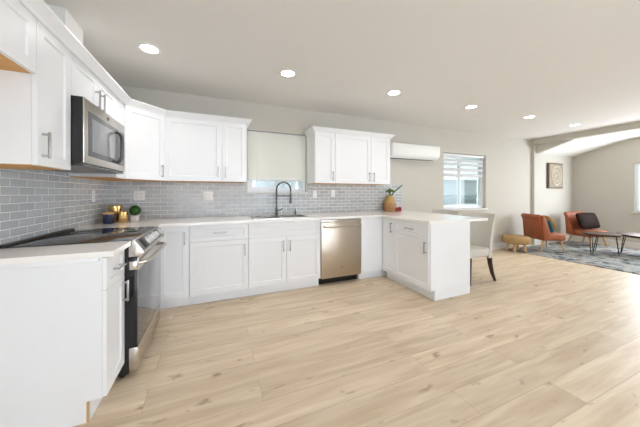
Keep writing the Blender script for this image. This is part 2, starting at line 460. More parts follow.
struct(MB().slab(A, B, opening(A, B, [W1, W2]), 0.0, 0.14, fXZ).build('wall_back', M['wall'], smooth=False))
struct(MB().box(XB, XR + 0.12, YL, 0.14, 0, 2.64).build('wall_lounge', M['wall'], smooth=False))
W3 = (-2.35, -1.10, 0.80, 1.905)       # lounge window opening (y, z)
D1 = (-5.15, -2.85, 0.02, 2.08)        # opening for an unseen glass door, added to let daylight in
A = [YREAR - 0.12, D1[0], D1[1], W3[0], W3[1], YL]; B = [0, D1[2], W3[2], W3[3], D1[3], 2.64]
struct(MB().slab(A, B, opening(A, B, [W3, D1]), XR, XR + 0.12, fYZ).build('wall_right', M['wall'], smooth=False))
P1 = (0.10, 4.3, 0.02, 2.35)            # unseen patio doors, guessed behind the camera as a source for the fill
A = [0, P1[0], P1[1], XR]; B = [0, P1[2], P1[3], 2.64]
struct(MB().slab(A, B, opening(A, B, [P1]), YREAR - 0.12, YREAR, fXZ).build('wall_rear', M['wall'], smooth=False))
def skirting(poly_x0, poly_x1, y):
    return MB().prism([(0, 0), (-0.014, 0), (-0.014, 0.105), (-0.008, 0.118), (0, 0.12)], poly_x0, poly_x1, lambda p, q, a: (a, y + p, q))
struct(skirting(4.06, XB, 0.0).build('baseboard_back', M['trim'], smooth=False))
struct(skirting(XB - 0.014, XR, YL).build('baseboard_lounge', M['trim'], smooth=False))
struct(MB().prism([(0, 0), (-0.014, 0), (-0.014, 0.105), (-0.008, 0.118), (0, 0.12)], D1[1], YL - 0.014, lambda p, q, a: (XR + p, a, q)).build('baseboard_right', M['trim'], smooth=False))
# boxed vent chase above the left cabinets
struct(MB().box(0.0, 0.205, -1.379, -1.125, 2.105, CEIL).build('trim_1', M['vault'], smooth=False))
# tile
struct(MB().slab([0.009, 1.545, 2.46, 4.247], [0.914, 1.243, 1.385], lambda i, j: not (i == 1 and j == 1), -0.009, 0.0, fXZ).build('trim_2', tile_mat('grey_subway_tile_back', 'X'), smooth=False))
struct(MB().box(0.0, 0.009, -1.96, -0.0, 0.90, 1.40).build('trim_3', tile_mat('grey_subway_tile_left', 'Y'), smooth=False))

# ------------------------------------------------------------------ windows
def ring(mb, a0, a1, b0, b1, w, c0, c1, f):
    A = [a0, a0 + w, a1 - w, a1]; B = [b0, b0 + w, b1 - w, b1]
    return mb.slab(A, B, lambda i, j: not (i == 1 and j == 1), c0, c1, f)
# kitchen window: slider, two shades drawn down to a narrow strip
o = struct(ring(MB(), W1[0], W1[1], W1[2], W1[3], 0.045, 0.05, 0.10, fXZ).build('window_1', M['vinyl'], smooth=False))
ring(MB(), W1[0] + 0.045, 2.01, W1[2] + 0.045, W1[3] - 0.045, 0.03, 0.06, 0.085, fXZ).build('sash', M['vinyl'], o, smooth=False)
ring(MB(), 1.985, W1[1] - 0.045, W1[2] + 0.045, W1[3] - 0.045, 0.03, 0.086, 0.099, fXZ).build('sash', M['vinyl'], o, smooth=False)
MB().box(W1[0] + 0.05, W1[1] - 0.05, 0.070, 0.075, W1[2] + 0.05, W1[3] - 0.05).build('pane', M['glass'], o, smooth=False)
MB().box(W1[0] - 0.035, W1[1] + 0.02, -0.035, 0.05, W1[2] - 0.022, W1[2], 0.004).build('sill', M['trim'], o)
for k, (a, b, lab) in enumerate(((W1[0] + 0.004, 1.7095, 'narrow cream roller shade lowered at the left edge of the kitchen window'),
                                 (1.7105, W1[1] - 0.004, 'wide cream roller shade lowered over the kitchen window behind the faucet'))):
    t = thing('roller_shade', lab, 'window shade', ((a + b) / 2, 0.030 + 0.006 * k, 2.10), 0, 'roller shades in the kitchen window')
    w = (b - a) / 2
    MB().cyl((-w, 0, -0.01), (w, 0, -0.01), 0.018, seg=14).build('roller_tube', M['vinyl'], t)
    MB().box(-w + 0.002 - 0.003 * k, w - 0.002, -0.020, -0.017, -0.655, -0.008).build('fabric', M['shade'], t)
    MB().box(-w + 0.002, w - 0.002, -0.028, -0.008, -0.69, -0.655, 0.005).build('hem_bar', M['plastic'], t)
# dining window with raised blind slats
o = struct(ring(MB(), W2[0], W2[1], W2[2], W2[3], 0.05, 0.07, 0.12, fXZ).build('window_2', M['vinyl'], smooth=False))
ring(MB(), W2[0] + 0.05, 5.86, W2[2] + 0.05, W2[3] - 0.05, 0.035, 0.08, 0.10, fXZ).build('sash', M['vinyl'], o, smooth=False)
ring(MB(), 5.80, W2[1] - 0.05, W2[2] + 0.05, W2[3] - 0.05, 0.045, 0.101, 0.118, fXZ).build('sash', M['vinyl'], o, smooth=False)
MB().box(W2[0] + 0.06, W2[1] - 0.06, 0.0905, 0.0945, W2[2] + 0.06, W2[3] - 0.06).build('pane', M['glass'], o, smooth=False)
MB().box(W2[0] - 0.03, W2[1] + 0.03, -0.035, 0.07, W2[2] - 0.025, W2[2], 0.004).build('sill', M['trim'], o)
t = thing('window_blind', 'white wide-slat blind half raised in the dining window', 'blind', (5.905, 0.045, 2.02))
MB().box(-0.6, 0.6, -0.025, 0.02, -0.045, 0.0, 0.004).build('head_rail', M['vinyl'], t)
for k, z in enumerate((-0.125, -0.205, -0.31, -0.42)):
    MB().box(-0.595, 0.595, -0.003, 0.003, z - 0.026 - 0.004 * k, z + 0.026, M4=None).build('slat', M['slat'], t)
for x in (-0.35, 0.35):
    MB().cyl((x, 0, -0.44), (x, 0, -0.02), 0.002, seg=6).build('lift_cord', M['vinyl'], t)
# lounge window
o = struct(ring(MB(), W3[0], W3[1], W3[2], W3[3], 0.05, XR + 0.03, XR + 0.08, fYZ).build('window_3', M['vinyl'], smooth=False))
MB().box(XR + 0.05, XR + 0.055, W3[0] + 0.04, W3[1] - 0.04, W3[2] + 0.04, W3[3] - 0.04).build('pane', M['glass'], o, smooth=False)
MB().box(XR - 0.03, XR + 0.03, W3[0] - 0.03, W3[1] + 0.03, W3[2] - 0.025, W3[2], 0.004).build('sill', M['trim'], o)
o = struct(ring(MB(), D1[0], D1[1], D1[2], D1[3], 0.06, XR + 0.03, XR + 0.08, fYZ).build('added_glass_door', M['vinyl'], smooth=False))  # unseen glass door, added as the source of the side fill
MB().box(XR + 0.05, XR + 0.055, D1[0] + 0.05, D1[1] - 0.05, D1[2] + 0.05, D1[3] - 0.05).build('pane', M['glass'], o, smooth=False)
o = struct(ring(MB(), P1[0], P1[1], P1[2], P1[3], 0.06, YREAR - 0.08, YREAR - 0.03, fXZ).build('added_patio_doors', M['vinyl'], smooth=False))  # unseen patio doors, added as the source of the rear fill
MB().box(P1[0] + 0.05, P1[1] - 0.05, YREAR - 0.055, YREAR - 0.05, P1[2] + 0.05, P1[3] - 0.05).build('pane', M['glass'], o, smooth=False)

# ------------------------------------------------------------------ outdoors seen through the windows
struct(MB().box(-4, 18, 0.15, 14, -0.32, -0.12).build('ground', M['ground'], smooth=False))
t = thing('neighbor_house', 'pale blue house wall seen outside through the dining window', 'house', (9.0, 3.6, -0.12))
MB().box(-6.5, 7.0, 0.0, 2.2, 0.0, 1.85).build('wall', M['house'], t, smooth=False)
MB().prism([(-0.3, 1.85), (2.5, 1.85), (1.1, 2.02)], -6.8, 7.2, lambda p, q, a: (a, p, q)).build('roof', M['housetrim'], t, smooth=False)
MB().box(-0.15, 0.35, -0.03, 0.0, 0.75, 1.35, 0.005).build('shutter_panel', M['housetrim'], t)
def hedge(name, label, x0, x1, y, h):
    b = MB()
    b.superell(((x0 + x1) / 2, y, h / 2 - 0.12), (x1 - x0) / 2, 0.3, h / 2, 0.4, 0.4, 60, 20)
    for v in b.bm.verts:
        n = noise.noise_vector(v.co * 5.0)
        v.co += n * 0.06
        v.co.z = max(v.co.z, -0.12)
    return tag(b.build(name, M['hedge']), label, 'hedge')
hedge('garden_hedge', 'low grey green hedge outside below the dining window', 6.0, 13.0, 2.6, 1.26)

# ------------------------------------------------------------------ cabinets
def handle_mesh(L=0.135, vert=True):
    b = MB(); r = 0.0055; d = 0.03
    if vert:
        b.box(-r, r, -d - r, -d + r, -L / 2, L / 2, 0.0015)
        for z in (-L / 2 + 0.012, L / 2 - 0.012): b.box(-r * .8, r * .8, -d, 0.0, z - r, z + r)
    else:
        b.box(-L / 2, L / 2, -d - r, -d + r, -r, r, 0.0015)
        for z in (-L / 2 + 0.012, L / 2 - 0.012): b.box(z - r, z + r, -d, 0.0, -r * .8, r * .8)
    return b
def door(par, x0, x1, z0, z1, yf, handle=None, name='door', rail=0.058, flat=False, hz=None, hlen=0.135):
    """shaker front with its face at local y = yf; one connected mesh"""
    g = 0.0018; x0 += g; x1 -= g; z0 += g; z1 -= g
    b = bmesh.new(); t = 0.019; rec = 0.008; sl = 0.005
    def loop(i, y): return [b.verts.new(c) for c in ((x0 + i, y, z0 + i), (x1 - i, y, z0 + i), (x1 - i, y, z1 - i), (x0 + i, y, z1 - i))]
    loops = [loop(0, yf + t), loop(0, yf + 0.0012), loop(0.0012, yf)]
    if not flat: loops += [loop(rail, yf), loop(rail + sl, yf + rec)]
    for p, q in zip(loops, loops[1:]):
        for k in range(4): b.faces.new((p[k], p[(k + 1) % 4], q[(k + 1) % 4], q[k]))
    b.faces.new(loops[0][::-1]); b.faces.new(loops[-1])
    mb = MB(); mb._merge(b)
    d = mb.build(name, M['cab'], par, smooth=False)
    if handle:
        xc = {'l': x0 + 0.04, 'r': x1 - 0.04, 'c': (x0 + x1) / 2}[handle]
        h = handle_mesh(hlen, handle != 'c').build('handle', M['nickel'], d)
        zz = (z0 + z1) / 2 if handle == 'c' else (hz if hz is not None else z1 - 0.11)
        h.location = (xc, yf + 0.001, zz)
    return d
DEP, FR, TOE = 0.585, -0.605, -0.53
TOP = 0.884
DRZ = 0.698
def base_carcass(par, w, d=DEP):
    prof = [(-0.004, 0.0), (TOE, 0.0), (TOE, 0.112), (-d, 0.112), (-d, TOP), (-0.004, TOP)]
    return MB().prism(prof, 0.0, w, lambda p, q, a: (a, p, q)).build('carcass', M['cab'], par, smooth=False)
def base_cabinet(label, loc, rot, w, open_top=False):
    t = thing('base_cabinet', label, 'cabinet', loc, rot)
    if open_top:
        prof = [(-0.004, 0.0), (TOE, 0.0), (TOE, 0.112), (-DEP, 0.112), (-DEP, TOP), (-DEP + 0.018, TOP), (-DEP + 0.018, 0.69), (-0.004, 0.69)]
        MB().prism(prof, 0.0, w, lambda p, q, a: (a, p, q)).build('carcass', M['cab'], t, smooth=False)
    else: base_carcass(t, w)
    return t
# near end of the left run
c = base_cabinet('narrow white base cabinet with a plain side panel, nearest the camera beside the range', (0, -1.917, 0), PI / 2, 0.297)
door(c, 0.0, 0.297, DRZ, 0.878, FR, 'c', 'drawer', 0.04, hlen=0.115)
door(c, 0.0, 0.297, 0.115, DRZ, FR, 'r', hz=0.60)
MB().box(-0.0035, 0.0, -0.532, -0.519, 0.0, 0.112).build('raw_board_edge', M['cabedge'], c)
MB().box(-0.012, 0.0, -0.575, -0.02, 0.862, 0.8835, 0.001).build('top_cleat', M['cab'], c)
# corner base
t = thing('corner_base_cabinet', 'white corner base cabinet with a full height door right of the range', 'cabinet', (0, 0, 0))
MB().slab([0.004, DEP, 0.898], [-0.855, -DEP, -0.004], lambda i, j: not (i == 1 and j == 0), 0.112, TOP, fXY).build('carcass', M['cab'], t, smooth=False)
MB().slab([0.004, 0.53, 0.898], [-0.855, TOE, -0.004], lambda i, j: not (i == 1 and j == 0), 0.0, 0.1118, fXY).build('toe_kick', M['cab'], t, smooth=False)
door(t, 0.612, 0.897, 0.115, 0.878, FR, 'r', hz=0.75)
# drawer base
c = base_cabinet('white base cabinet with one wide drawer over a single door, left of the sink cabinet', (0.899, 0, 0), 0, 0.613)
door(c, 0, 0.613, DRZ, 0.878, FR, 'c', 'drawer', 0.045)
door(c, 0, 0.613, 0.115, DRZ, FR, 'r', hz=0.58)
# sink base
c = base_cabinet('white sink base cabinet with two doors under the faucet', (1.513, 0, 0), 0, 0.913, True)
door(c, 0, 0.913, DRZ, 0.878, FR, None, 'false_front', 0.045)
door(c, 0, 0.4565, 0.115, DRZ, FR, 'r', hz=0.585)
door(c, 0.4565, 0.913, 0.115, DRZ, FR, 'l', hz=0.585)
# blind corner at the peninsula
t = thing('blind_corner_cabinet', 'white corner base cabinet with a plain front panel right of the dishwasher', 'cabinet', (3.040, 0, 0))
MB().prism([(-0.004, 0.0), (TOE, 0.0), (TOE, 0.112), (-DEP, 0.112), (-DEP, TOP), (-0.004, TOP)], 0.0, 1.01, lambda p, q, a: (a, p, q)).build('carcass', M['cab'], t, smooth=False)
door(t, 0.0, 0.356, 0.115, 0.878, FR, None, 'front_panel', flat=True)
# peninsula, facing the range
XP = 3.398
def pen_cab(label, y0, w):
    t = thing('peninsula_cabinet', label, 'cabinet', (4.035, y0, 0), -PI / 2)
    prof = [(-0.004, 0.0), (-(4.035 - XP - 0.075), 0.0), (-(4.035 - XP - 0.075), 0.112), (-(4.035 - XP - 0.02), 0.112), (-(4.035 - XP - 0.02), TOP), (-0.004, TOP)]
    MB().prism(prof, 0.0, w, lambda p, q, a: (a, p, q)).build('carcass', M['cab'], t, smooth=False)
    return t
F2 = -(4.035 - XP)
c = pen_cab('narrow full height white door cabinet in the inner corner of the peninsula', -0.606, 0.256)
door(c, 0.0, 0.256, 0.115, 0.878, F2, 'r', hz=0.755)
c = pen_cab('white peninsula cabinet with drawer over door and a plain end panel', -0.863, 0.601)
door(c, 0, 0.601, DRZ, 0.878, F2, 'c', 'drawer', 0.045)
door(c, 0, 0.601, 0.115, DRZ, F2, 'r', hz=0.60)
prof = [(0.0, 0.0), (-(4.035 - XP - 0.072), 0.0), (-(4.035 - XP - 0.072), 0.112), (F2 + 0.012, 0.112), (F2 + 0.012, TOP), (0.0, TOP)]
MB().prism(prof, 0.6012, 0.619, lambda p, q, a: (a, p, q)).build('end_panel', M['cab'], c, smooth=False)
MB().box(0.0, 0.619, 0.0003, 0.016, 0.0, TOP).build('back_panel', M['cab'], c, smooth=False)

# worktops
SK = (1.60, 2.30, -0.515, -0.115)      # sink cut-out
YE = -1.51; XE = 4.34
A = [0.010, 0.64, SK[0], SK[1], XP - 0.03, XE]; B = [YE, -0.857, -0.64, SK[2], SK[3], -0.010]
def winc(i, j):
    if i == 0 and j >= 1: return True
    if i == 4: return True
    if 1 <= i <= 3 and j >= 2: return not (i == 2 and j == 3)
    return False
tag(MB().slab(A, B, winc, TOP + 0.0005, 0.914, fXY).build('worktop', M['quartz'], smooth=False), 'long white quartz worktop around the sink and over the peninsula', 'countertop')
tag(MB().slab([0.010, 0.64], [-1.932, -1.6205], lambda i, j: True, TOP + 0.0005, 0.914, fXY).build('worktop', M['quartz'], smooth=False), 'short white quartz worktop on the narrow cabinet in front of the range', 'countertop')

# sink
t = thing('kitchen_sink', 'stainless steel double bowl sink set in the worktop below the window', 'sink', (1.95, -0.315, 0.914))
w, d = 0.35, 0.20
A = [-w - 0.02, -w + 0.012, -0.012, 0.012, w - 0.012, w + 0.02]; B = [-d - 0.02, -d + 0.012, d - 0.012, d + 0.02]
MB().slab(A, B, lambda i, j: not (j == 1 and i in (1, 3)), 0.0006, 0.005, fXY).build('rim', M['steel'], t, smooth=False)
for x0, x1 in ((-w + 0.012, -0.012), (0.012, w - 0.012)):
    b = MB()
    A = [x0, x0 + 0.003, x1 - 0.003, x1]; B = [-d + 0.012, -d + 0.015, d - 0.015, d - 0.012]
    b.slab(A, B, lambda i, j: not (i == 1 and j == 1), -0.19, 0.0006, fXY)
    b.box(x0, x1, -d + 0.012, d - 0.012, -0.194, -0.19)
    o = b.build('bowl', M['steel'], t, smooth=False)
    MB().lathe([(0, 0.004), (0.035, 0.004), (0.04, 0.0), (0.0, 0.0)], ((x0 + x1) / 2, 0, -0.19)).build('drain', M['steel'], o)
# faucet
t = thing('kitchen_faucet', 'tall dark metal spring faucet with pull-down spray behind the sink', 'faucet', (1.965, -0.075, 0.9145), -0.18)
MB().lathe([(0.0, 0), (0.028, 0), (0.028, 0.012), (0.018, 0.02), (0.016, 0.11), (0.0, 0.11)]).build('base', M['dark_metal'], t)
pts = [(0, 0, 0.10), (0, 0, 0.20), (0, 0, 0.37)]
R = 0.10
for k in range(1, 15):
    a = PI - PI * k / 14
    pts.append((R + R * math.cos(a), 0, 0.37 + R * math.sin(a)))
pts += [(2 * R, 0, 0.30)]
MB().tube(pts, 0.009, 10).build('spout_hose', M['dark_metal'], t)
hp = []
L = [Vector(p) for p in pts]
tot = []
acc = 0
for a, b in zip(L, L[1:]): tot.append((acc, a, b)); acc += (b - a).length
turns = 60
for k in range(turns * 8 + 1):
    s_ = 0.12 + (acc - 0.16) * k / (turns * 8)
    for (st, a, b) in tot:
        if st <= s_ <= st + (b - a).length + 1e-6:
            p = a + (b - a) * ((s_ - st) / (b - a).length); dirv = (b - a).normalized(); break
    n1_ = Vector((0, 1, 0)); n2_ = dirv.cross(n1_)
    ang = 2 * PI * k / 8
    hp.append(p + (n1_ * math.cos(ang) + n2_ * math.sin(ang)) * 0.0125)
MB().tube(hp, 0.0022, 5).build('spring', M['dark_metal'], t)
MB().cyl((2 * R, 0, 0.31), (2 * R, 0, 0.23), 0.014, 0.016, 16).cyl((2 * R, 0, 0.23), (2 * R, 0, 0.165), 0.016, 0.021, 16).build('spray_head', M['dark_metal'], t)
MB().tube([(0, 0, 0.275), (2 * R - 0.02, 0, 0.275)], 0.006, 8).tube([(2 * R + 0.022 * math.cos(q), 0.022 * math.sin(q), 0.275) for q in [2 * PI * i / 16 for i in range(16)]], 0.004, 6, True).build('support_arm', M['dark_metal'], t)
MB().tube([(0.012, 0, 0.06), (0.05, -0.02, 0.075), (0.085, -0.03, 0.10)], [0.008, 0.007, 0.005], 8).build('lever', M['dark_metal'], t)
t = thing('soap_dispenser', 'small dark metal soap pump right of the faucet', 'soap dispenser', (2.245, -0.075, 0.9145))
MB().lathe([(0, 0), (0.02, 0), (0.02, 0.008), (0.012, 0.014), (0.012, 0.05), (0, 0.05)]).build('base', M['dark_metal'], t)
MB().tube([(0, 0, 0.045), (0, 0, 0.075), (-0.01, -0.02, 0.082), (-0.02, -0.06, 0.078)], 0.007, 8).build('nozzle', M['dark_metal'], t)

# ------------------------------------------------------------------ dishwasher
t = thing('dishwasher', 'stainless steel dishwasher with bar handle between sink cabinet and corner', 'dishwasher', (2.4275, 0, 0))
MB().box(0.004, 0.606, -0.56, -0.02, 0.10, 0.872).build('body', M['black'], t, smooth=False)
MB().box(0.004, 0.606, -0.50, -0.02, 0.0, 0.099).build('toe_panel', M['black'], t, smooth=False)
dd = MB().box(0.006, 0.604, -0.612, -0.5605, 0.105, 0.842, 0.004).build('door', M['steel_dw'], t)
MB().box(0.006, 0.604, -0.606, -0.5605, 0.8425, 0.874, 0.003).build('control_strip', M['steel'], t)
b = MB()
b.tube([(0.03, -0.652, 0.79), (0.58, -0.652, 0.79)], 0.014, 14)
for x in (0.05, 0.56): b.tube([(x, -0.652, 0.79), (x, -0.611, 0.79)], 0.009, 10)
b.build('bar_handle', M['steel'], dd)
b = MB()
b.tube([(0.305 + 0.014 * math.cos(q), -0.6135, 0.235 + 0.014 * math.sin(q)) for q in [2 * PI * i / 24 for i in range(24)]], 0.0016, 6, True)
b.tube([(0.299, -0.6135, 0.240), (0.297, -0.6135, 0.230), (0.303, -0.6135, 0.229), (0.304, -0.6135, 0.236), (0.308, -0.6135, 0.241), (0.313, -0.6135, 0.235), (0.309, -0.6135, 0.229)], 0.0012, 5)
b.build('badge', M['badge'], dd)

# ------------------------------------------------------------------ range (local: front -y, rotated to face +x)
t = thing('range_oven', 'stainless slide-in electric range with black glass cooktop and oven door', 'stove', (0.0, -1.618, 0), PI / 2)
W = 0.756
MB().box(0.003, W, -0.625, -0.015, 0.03, 0.896).build('body', M['black'], t, smooth=False)
MB().box(-0.0, W + 0.003, -0.64, -0.05, 0.8965, 0.921, 0.004).build('cooktop', M['blackgls'], t)
b = MB()
for cx_, cy_, r_ in ((0.2, -0.45, 0.10), (0.2, -0.2, 0.075), (0.56, -0.45, 0.075), (0.56, -0.2, 0.09)):
    o = MB().tube([(cx_ + r_ * math.cos(q), cy_ + r_ * math.sin(q), 0.921) for q in [2 * PI * i / 40 for i in range(40)]], 0.0012, 4, True).build('burner_ring', M['screenframe'], t)
MB().prism([(-0.012, 0.8965), (-0.0505, 0.8965), (-0.0505, 0.926), (-0.04, 0.934), (-0.012, 0.934)], 0.0, W + 0.003, lambda p, q, a: (a, p, q)).build('rear_trim', M['black'], t, smooth=False)
# sloping control panel
pa = (-0.6405, 0.918); pb = (-0.712, 0.836); pc = (-0.70, 0.806); pd = (-0.626, 0.806); pe = (-0.6405, 0.900)
cp = MB().prism([pa, (-0.655, 0.919), pb, pc, pd, (-0.626, 0.895), pe], 0.001, W + 0.002, lambda p, q, a: (a, p, q), 0.002).build('control_panel', M['steel'], t)
sl = Vector((0, pb[0] + 0.655, pb[1] - 0.919)).normalized()     # down the slope
nrm = Vector((0, sl.z, -sl.y)).normalized()
if nrm.z < 0: nrm = -nrm
mid = Vector((0, (-0.655 + pb[0]) / 2, (0.919 + pb[1]) / 2))
frame = Matrix(((1, sl.x, nrm.x, 0), (0, sl.y, nrm.y, 0), (0, sl.z, nrm.z, 0), (0, 0, 0, 1)))
def on_panel(x): 
    return Matrix.Translation(mid + Vector((x, 0, 0))) @ frame
MB().box(0.03, W - 0.03, -0.044, 0.044, 0.0003, 0.0018, 0.0005, M4=on_panel(0)).build('face_plate', M['faceplate'], cp)
for x0, x1 in ((0.07, 0.165), (0.535, 0.60)):
    MB().box(x0, x1, -0.036, 0.036, 0.0019, 0.0035, 0.0006, M4=on_panel(0)).build('touch_display', M['display'], cp)
for x in (0.225, 0.31, 0.46, 0.685):
    b = MB(); b.lathe([(0, 0.0), (0.031, 0.0), (0.031, 0.006), (0.026, 0.010), (0.024, 0.028), (0.020, 0.031), (0, 0.031)], seg=24)
    bmesh.ops.transform(b.bm, matrix=on_panel(x), verts=b.bm.verts[:])
    k = b.build('knob', M['knob'], cp)
od = MB().box(0.004, W - 0.001, -0.672, -0.6255, 0.205, 0.80, 0.004).build('oven_door', M['black'], t)
MB().box(0.004, W - 0.001, -0.677, -0.6722, 0.207, 0.715, 0.0015).build('oven_glass', M['greygls'], od)
MB().box(0.004, W - 0.001, -0.679, -0.6722, 0.7155, 0.80, 0.002).build('top_band', M['steel'], od)
MB().box(0.0, 0.0038, -0.672, -0.63, 0.72, 0.775, 0.001).build('hinge_bracket', M['steel'], od)
MB().box(0.0005, 0.0035, -0.66, -0.6255, 0.205, 0.78).build('door_edge', M['black'], od, smooth=False)
b = MB()
b.tube([(0.03, -0.672, 0.758), (0.04, -0.712, 0.762), (0.09, -0.728, 0.764), (W / 2, -0.735, 0.765), (W - 0.09, -0.728, 0.764), (W - 0.04, -0.712, 0.762), (W - 0.03, -0.672, 0.758)], 0.0135, 12)
b.build('oven_handle', M['steel'], od)
MB().box(0.004, W - 0.001, -0.676, -0.6255, 0.045, 0.198, 0.004).build('storage_drawer', M['steel'], t)
for x in (0.05, W - 0.05):
    for y in (-0.58, -0.08):
        MB().cyl((x, y, 0.0), (x, y, 0.031), 0.02, seg=12).build('foot', M['black'], t)

# ------------------------------------------------------------------ upper cabinets
ZU, ZT, UD, UF = 1.37, 2.105, 0.315, -0.335
def upper(label, loc, rot, w, z0=ZU, z1=ZT):
    t = thing('wall_cabinet', label, 'cabinet', loc, rot)
    MB().box(0, w, -UD, -0.002, z0 + 0.004, z1).build('carcass', M['cab'], t, smooth=False)
    MB().box(0.002, w - 0.002, -UD + 0.002, -0.01, z0, z0 + 0.0038).build('underside', M['ply'], t, smooth=False)
    return t
c = upper('short white wall cabinet with raw wood underside, at the upper left edge of the photo', (0, -2.775, 0), PI / 2, 0.828, 1.822)
door(c, 0, 0.414, 1.822, ZT, UF); door(c, 0.414, 0.828, 1.822, ZT, UF)
c = upper('tall narrow white wall cabinet left of the microwave', (0, -1.945, 0), PI / 2, 0.322)
door(c, 0, 0.322, ZU, ZT, UF, 'l', hz=1.478)
c = upper('short white two-door cabinet directly above the microwave', (0, -1.621, 0), PI / 2, 0.761, 1.838)
door(c, 0, 0.3805, 1.838, ZT, UF, 'r', hz=1.925); door(c, 0.3805, 0.761, 1.838, ZT, UF, 'l', hz=1.925)
c = upper('slim white wall cabinet between the microwave and the corner cabinet', (0, -0.858, 0), PI / 2, 0.236)
door(c, 0, 0.236, ZU, ZT, UF)
# diagonal corner
t = thing('corner_wall_cabinet', 'white diagonal wall cabinet in the corner above the canisters', 'cabinet', (0, 0, 0))
poly = [(0.003, -0.003), (0.003, -0.6205), (0.3205, -0.6205), (0.618, -0.3205), (0.618, -0.003)]
MB().prism(poly, ZU + 0.004, ZT, lambda p, q, a: (p, q, a)).build('carcass', M['cab'], t, smooth=False)
MB().prism([(0.006, -0.012), (0.006, -0.618), (0.317, -0.618), (0.615, -0.317), (0.615, -0.012)], ZU, ZU + 0.0038, lambda p, q, a: (p, q, a)).build('underside', M['ply'], t, smooth=False)
dl = math.hypot(0.2975, 0.3)
d = door(t, 0.004, dl - 0.004, ZU, ZT, -0.0215, 'r', hz=1.475)
d.location = (0.3205, -0.6205, 0); d.rotation_euler = (0, 0, math.atan2(0.3, 0.2975))
c = upper('white wall cabinet with one wide and one narrow door, left of the kitchen window', (0.620, 0, 0), 0, 0.904)
door(c, 0, 0.611, ZU, ZT, UF, 'r', hz=1.485); door(c, 0.611, 0.904, ZU, ZT, UF, 'l', hz=1.485)
c = upper('white single door wall cabinet just right of the kitchen window', (2.451, 0, 0), 0, 0.317)
door(c, 0, 0.317, ZU, ZT, UF, 'r', hz=1.475)
c = upper('white two-door wall cabinet beside the air conditioner', (2.769, 0, 0), 0, 0.98)
door(c, 0, 0.618, ZU, ZT, UF, 'r', hz=1.475); door(c, 0.618, 0.98, ZU, ZT, UF, 'l', hz=1.475)
# crown mouldings: profile swept along the cabinet tops with mitred corners
def crown(path, label):
    prof = [(0.0, 2.099), (0.010, 2.099), (0.018, 2.112), (0.034, 2.128), (0.050, 2.143), (0.055, 2.146), (0.055, 2.158), (0.0, 2.158)]
    n = len(path); V = [Vector(p) for p in path]; b = bmesh.new(); rings = []
    for i in range(n):
        d0 = (V[i] - V[i - 1]).normalized() if i > 0 else None
        d1 = (V[i + 1] - V[i]).normalized() if i < n - 1 else None
        no = lambda d: Vector((d.y, -d.x))
        if d0 is None: off = no(d1)
        elif d1 is None: off = no(d0)
        else:
            a, c_ = no(d0), no(d1); off = (a + c_) / (1 + a.dot(c_))
        rings.append([b.verts.new((V[i].x + off.x * p, V[i].y + off.y * p, q)) for p, q in prof])
    m = len(prof)
    for p, q in zip(rings, rings[1:]):
        for k in range(m): b.faces.new((p[k], p[(k + 1) % m], q[(k + 1) % m], q[k]))
    b.faces.new(rings[0]); b.faces.new(rings[-1][::-1])
    mb = MB(); mb._merge(b)
    tag(mb.build('crown_molding', M['cab'], smooth=False), label, 'molding')
crown([(0.3365, -2.775), (0.3365, -0.6285), (0.6265, -0.3365), (1.5255, -0.3365), (1.5255, -0.002)], 'white crown molding along the left wall cabinets and around the corner')
crown([(2.4495, -0.002), (2.4495, -0.3365), (3.7505, -0.3365), (3.7505, -0.002)], 'white crown molding on the cabinets right of the kitchen window')

# ------------------------------------------------------------------ microwave
t = thing('microwave_oven', 'stainless over-the-range microwave mounted between white wall cabinets', 'microwave', (0, -1.619, 1.402), PI / 2)
H = 0.434
MB().box(0.0, 0.759, -0.388, -0.012, 0.012, H).build('body', M['black'], t, smooth=False)
md = MB().box(0.0, 0.759, -0.398, -0.3885, 0.02, H - 0.002, 0.004).build('door', M['steel'], t)
MB().box(0.055, 0.55, -0.4005, -0.3982, 0.07, H - 0.075, 0.001).build('window_surround', M['screenframe'], md)
MB().box(0.10, 0.50, -0.4025, -0.4007, 0.105, H - 0.11, 0.0008).build('window', M['screen'], md)
MB().box(0.555, 0.742, -0.4005, -0.3982, 0.07, H - 0.075, 0.001).build('keypad', M['screenframe'], md)
b = MB()
b.tube([(0.548, -0.40, 0.085), (0.548, -0.42, 0.09), (0.548, -0.436, 0.12), (0.548, -0.439, 0.205), (0.548, -0.436, 0.29), (0.548, -0.42, 0.325), (0.548, -0.40, 0.33)], 0.0125, 12)
b.build('handle', M['dark_metal'], md)
b = MB(); b.tube([(0.38 + 0.012 * math.cos(q), -0.3995, H - 0.038 + 0.012 * math.sin(q)) for q in [2 * PI * i / 24 for i in range(24)]], 0.0018, 6, True)
b.tube([(0.375, -0.3995, H - 0.034), (0.374, -0.3995, H - 0.043), (0.379, -0.3995, H - 0.042), (0.382, -0.3995, H - 0.034), (0.386, -0.3995, H - 0.042)], 0.0013, 5)
b.build('badge', M['badge'], md)
MB().box(0.01, 0.75, -0.39, -0.05, 0.0, 0.0115).build('bottom_vent', M['dark_metal'], t, smooth=False)

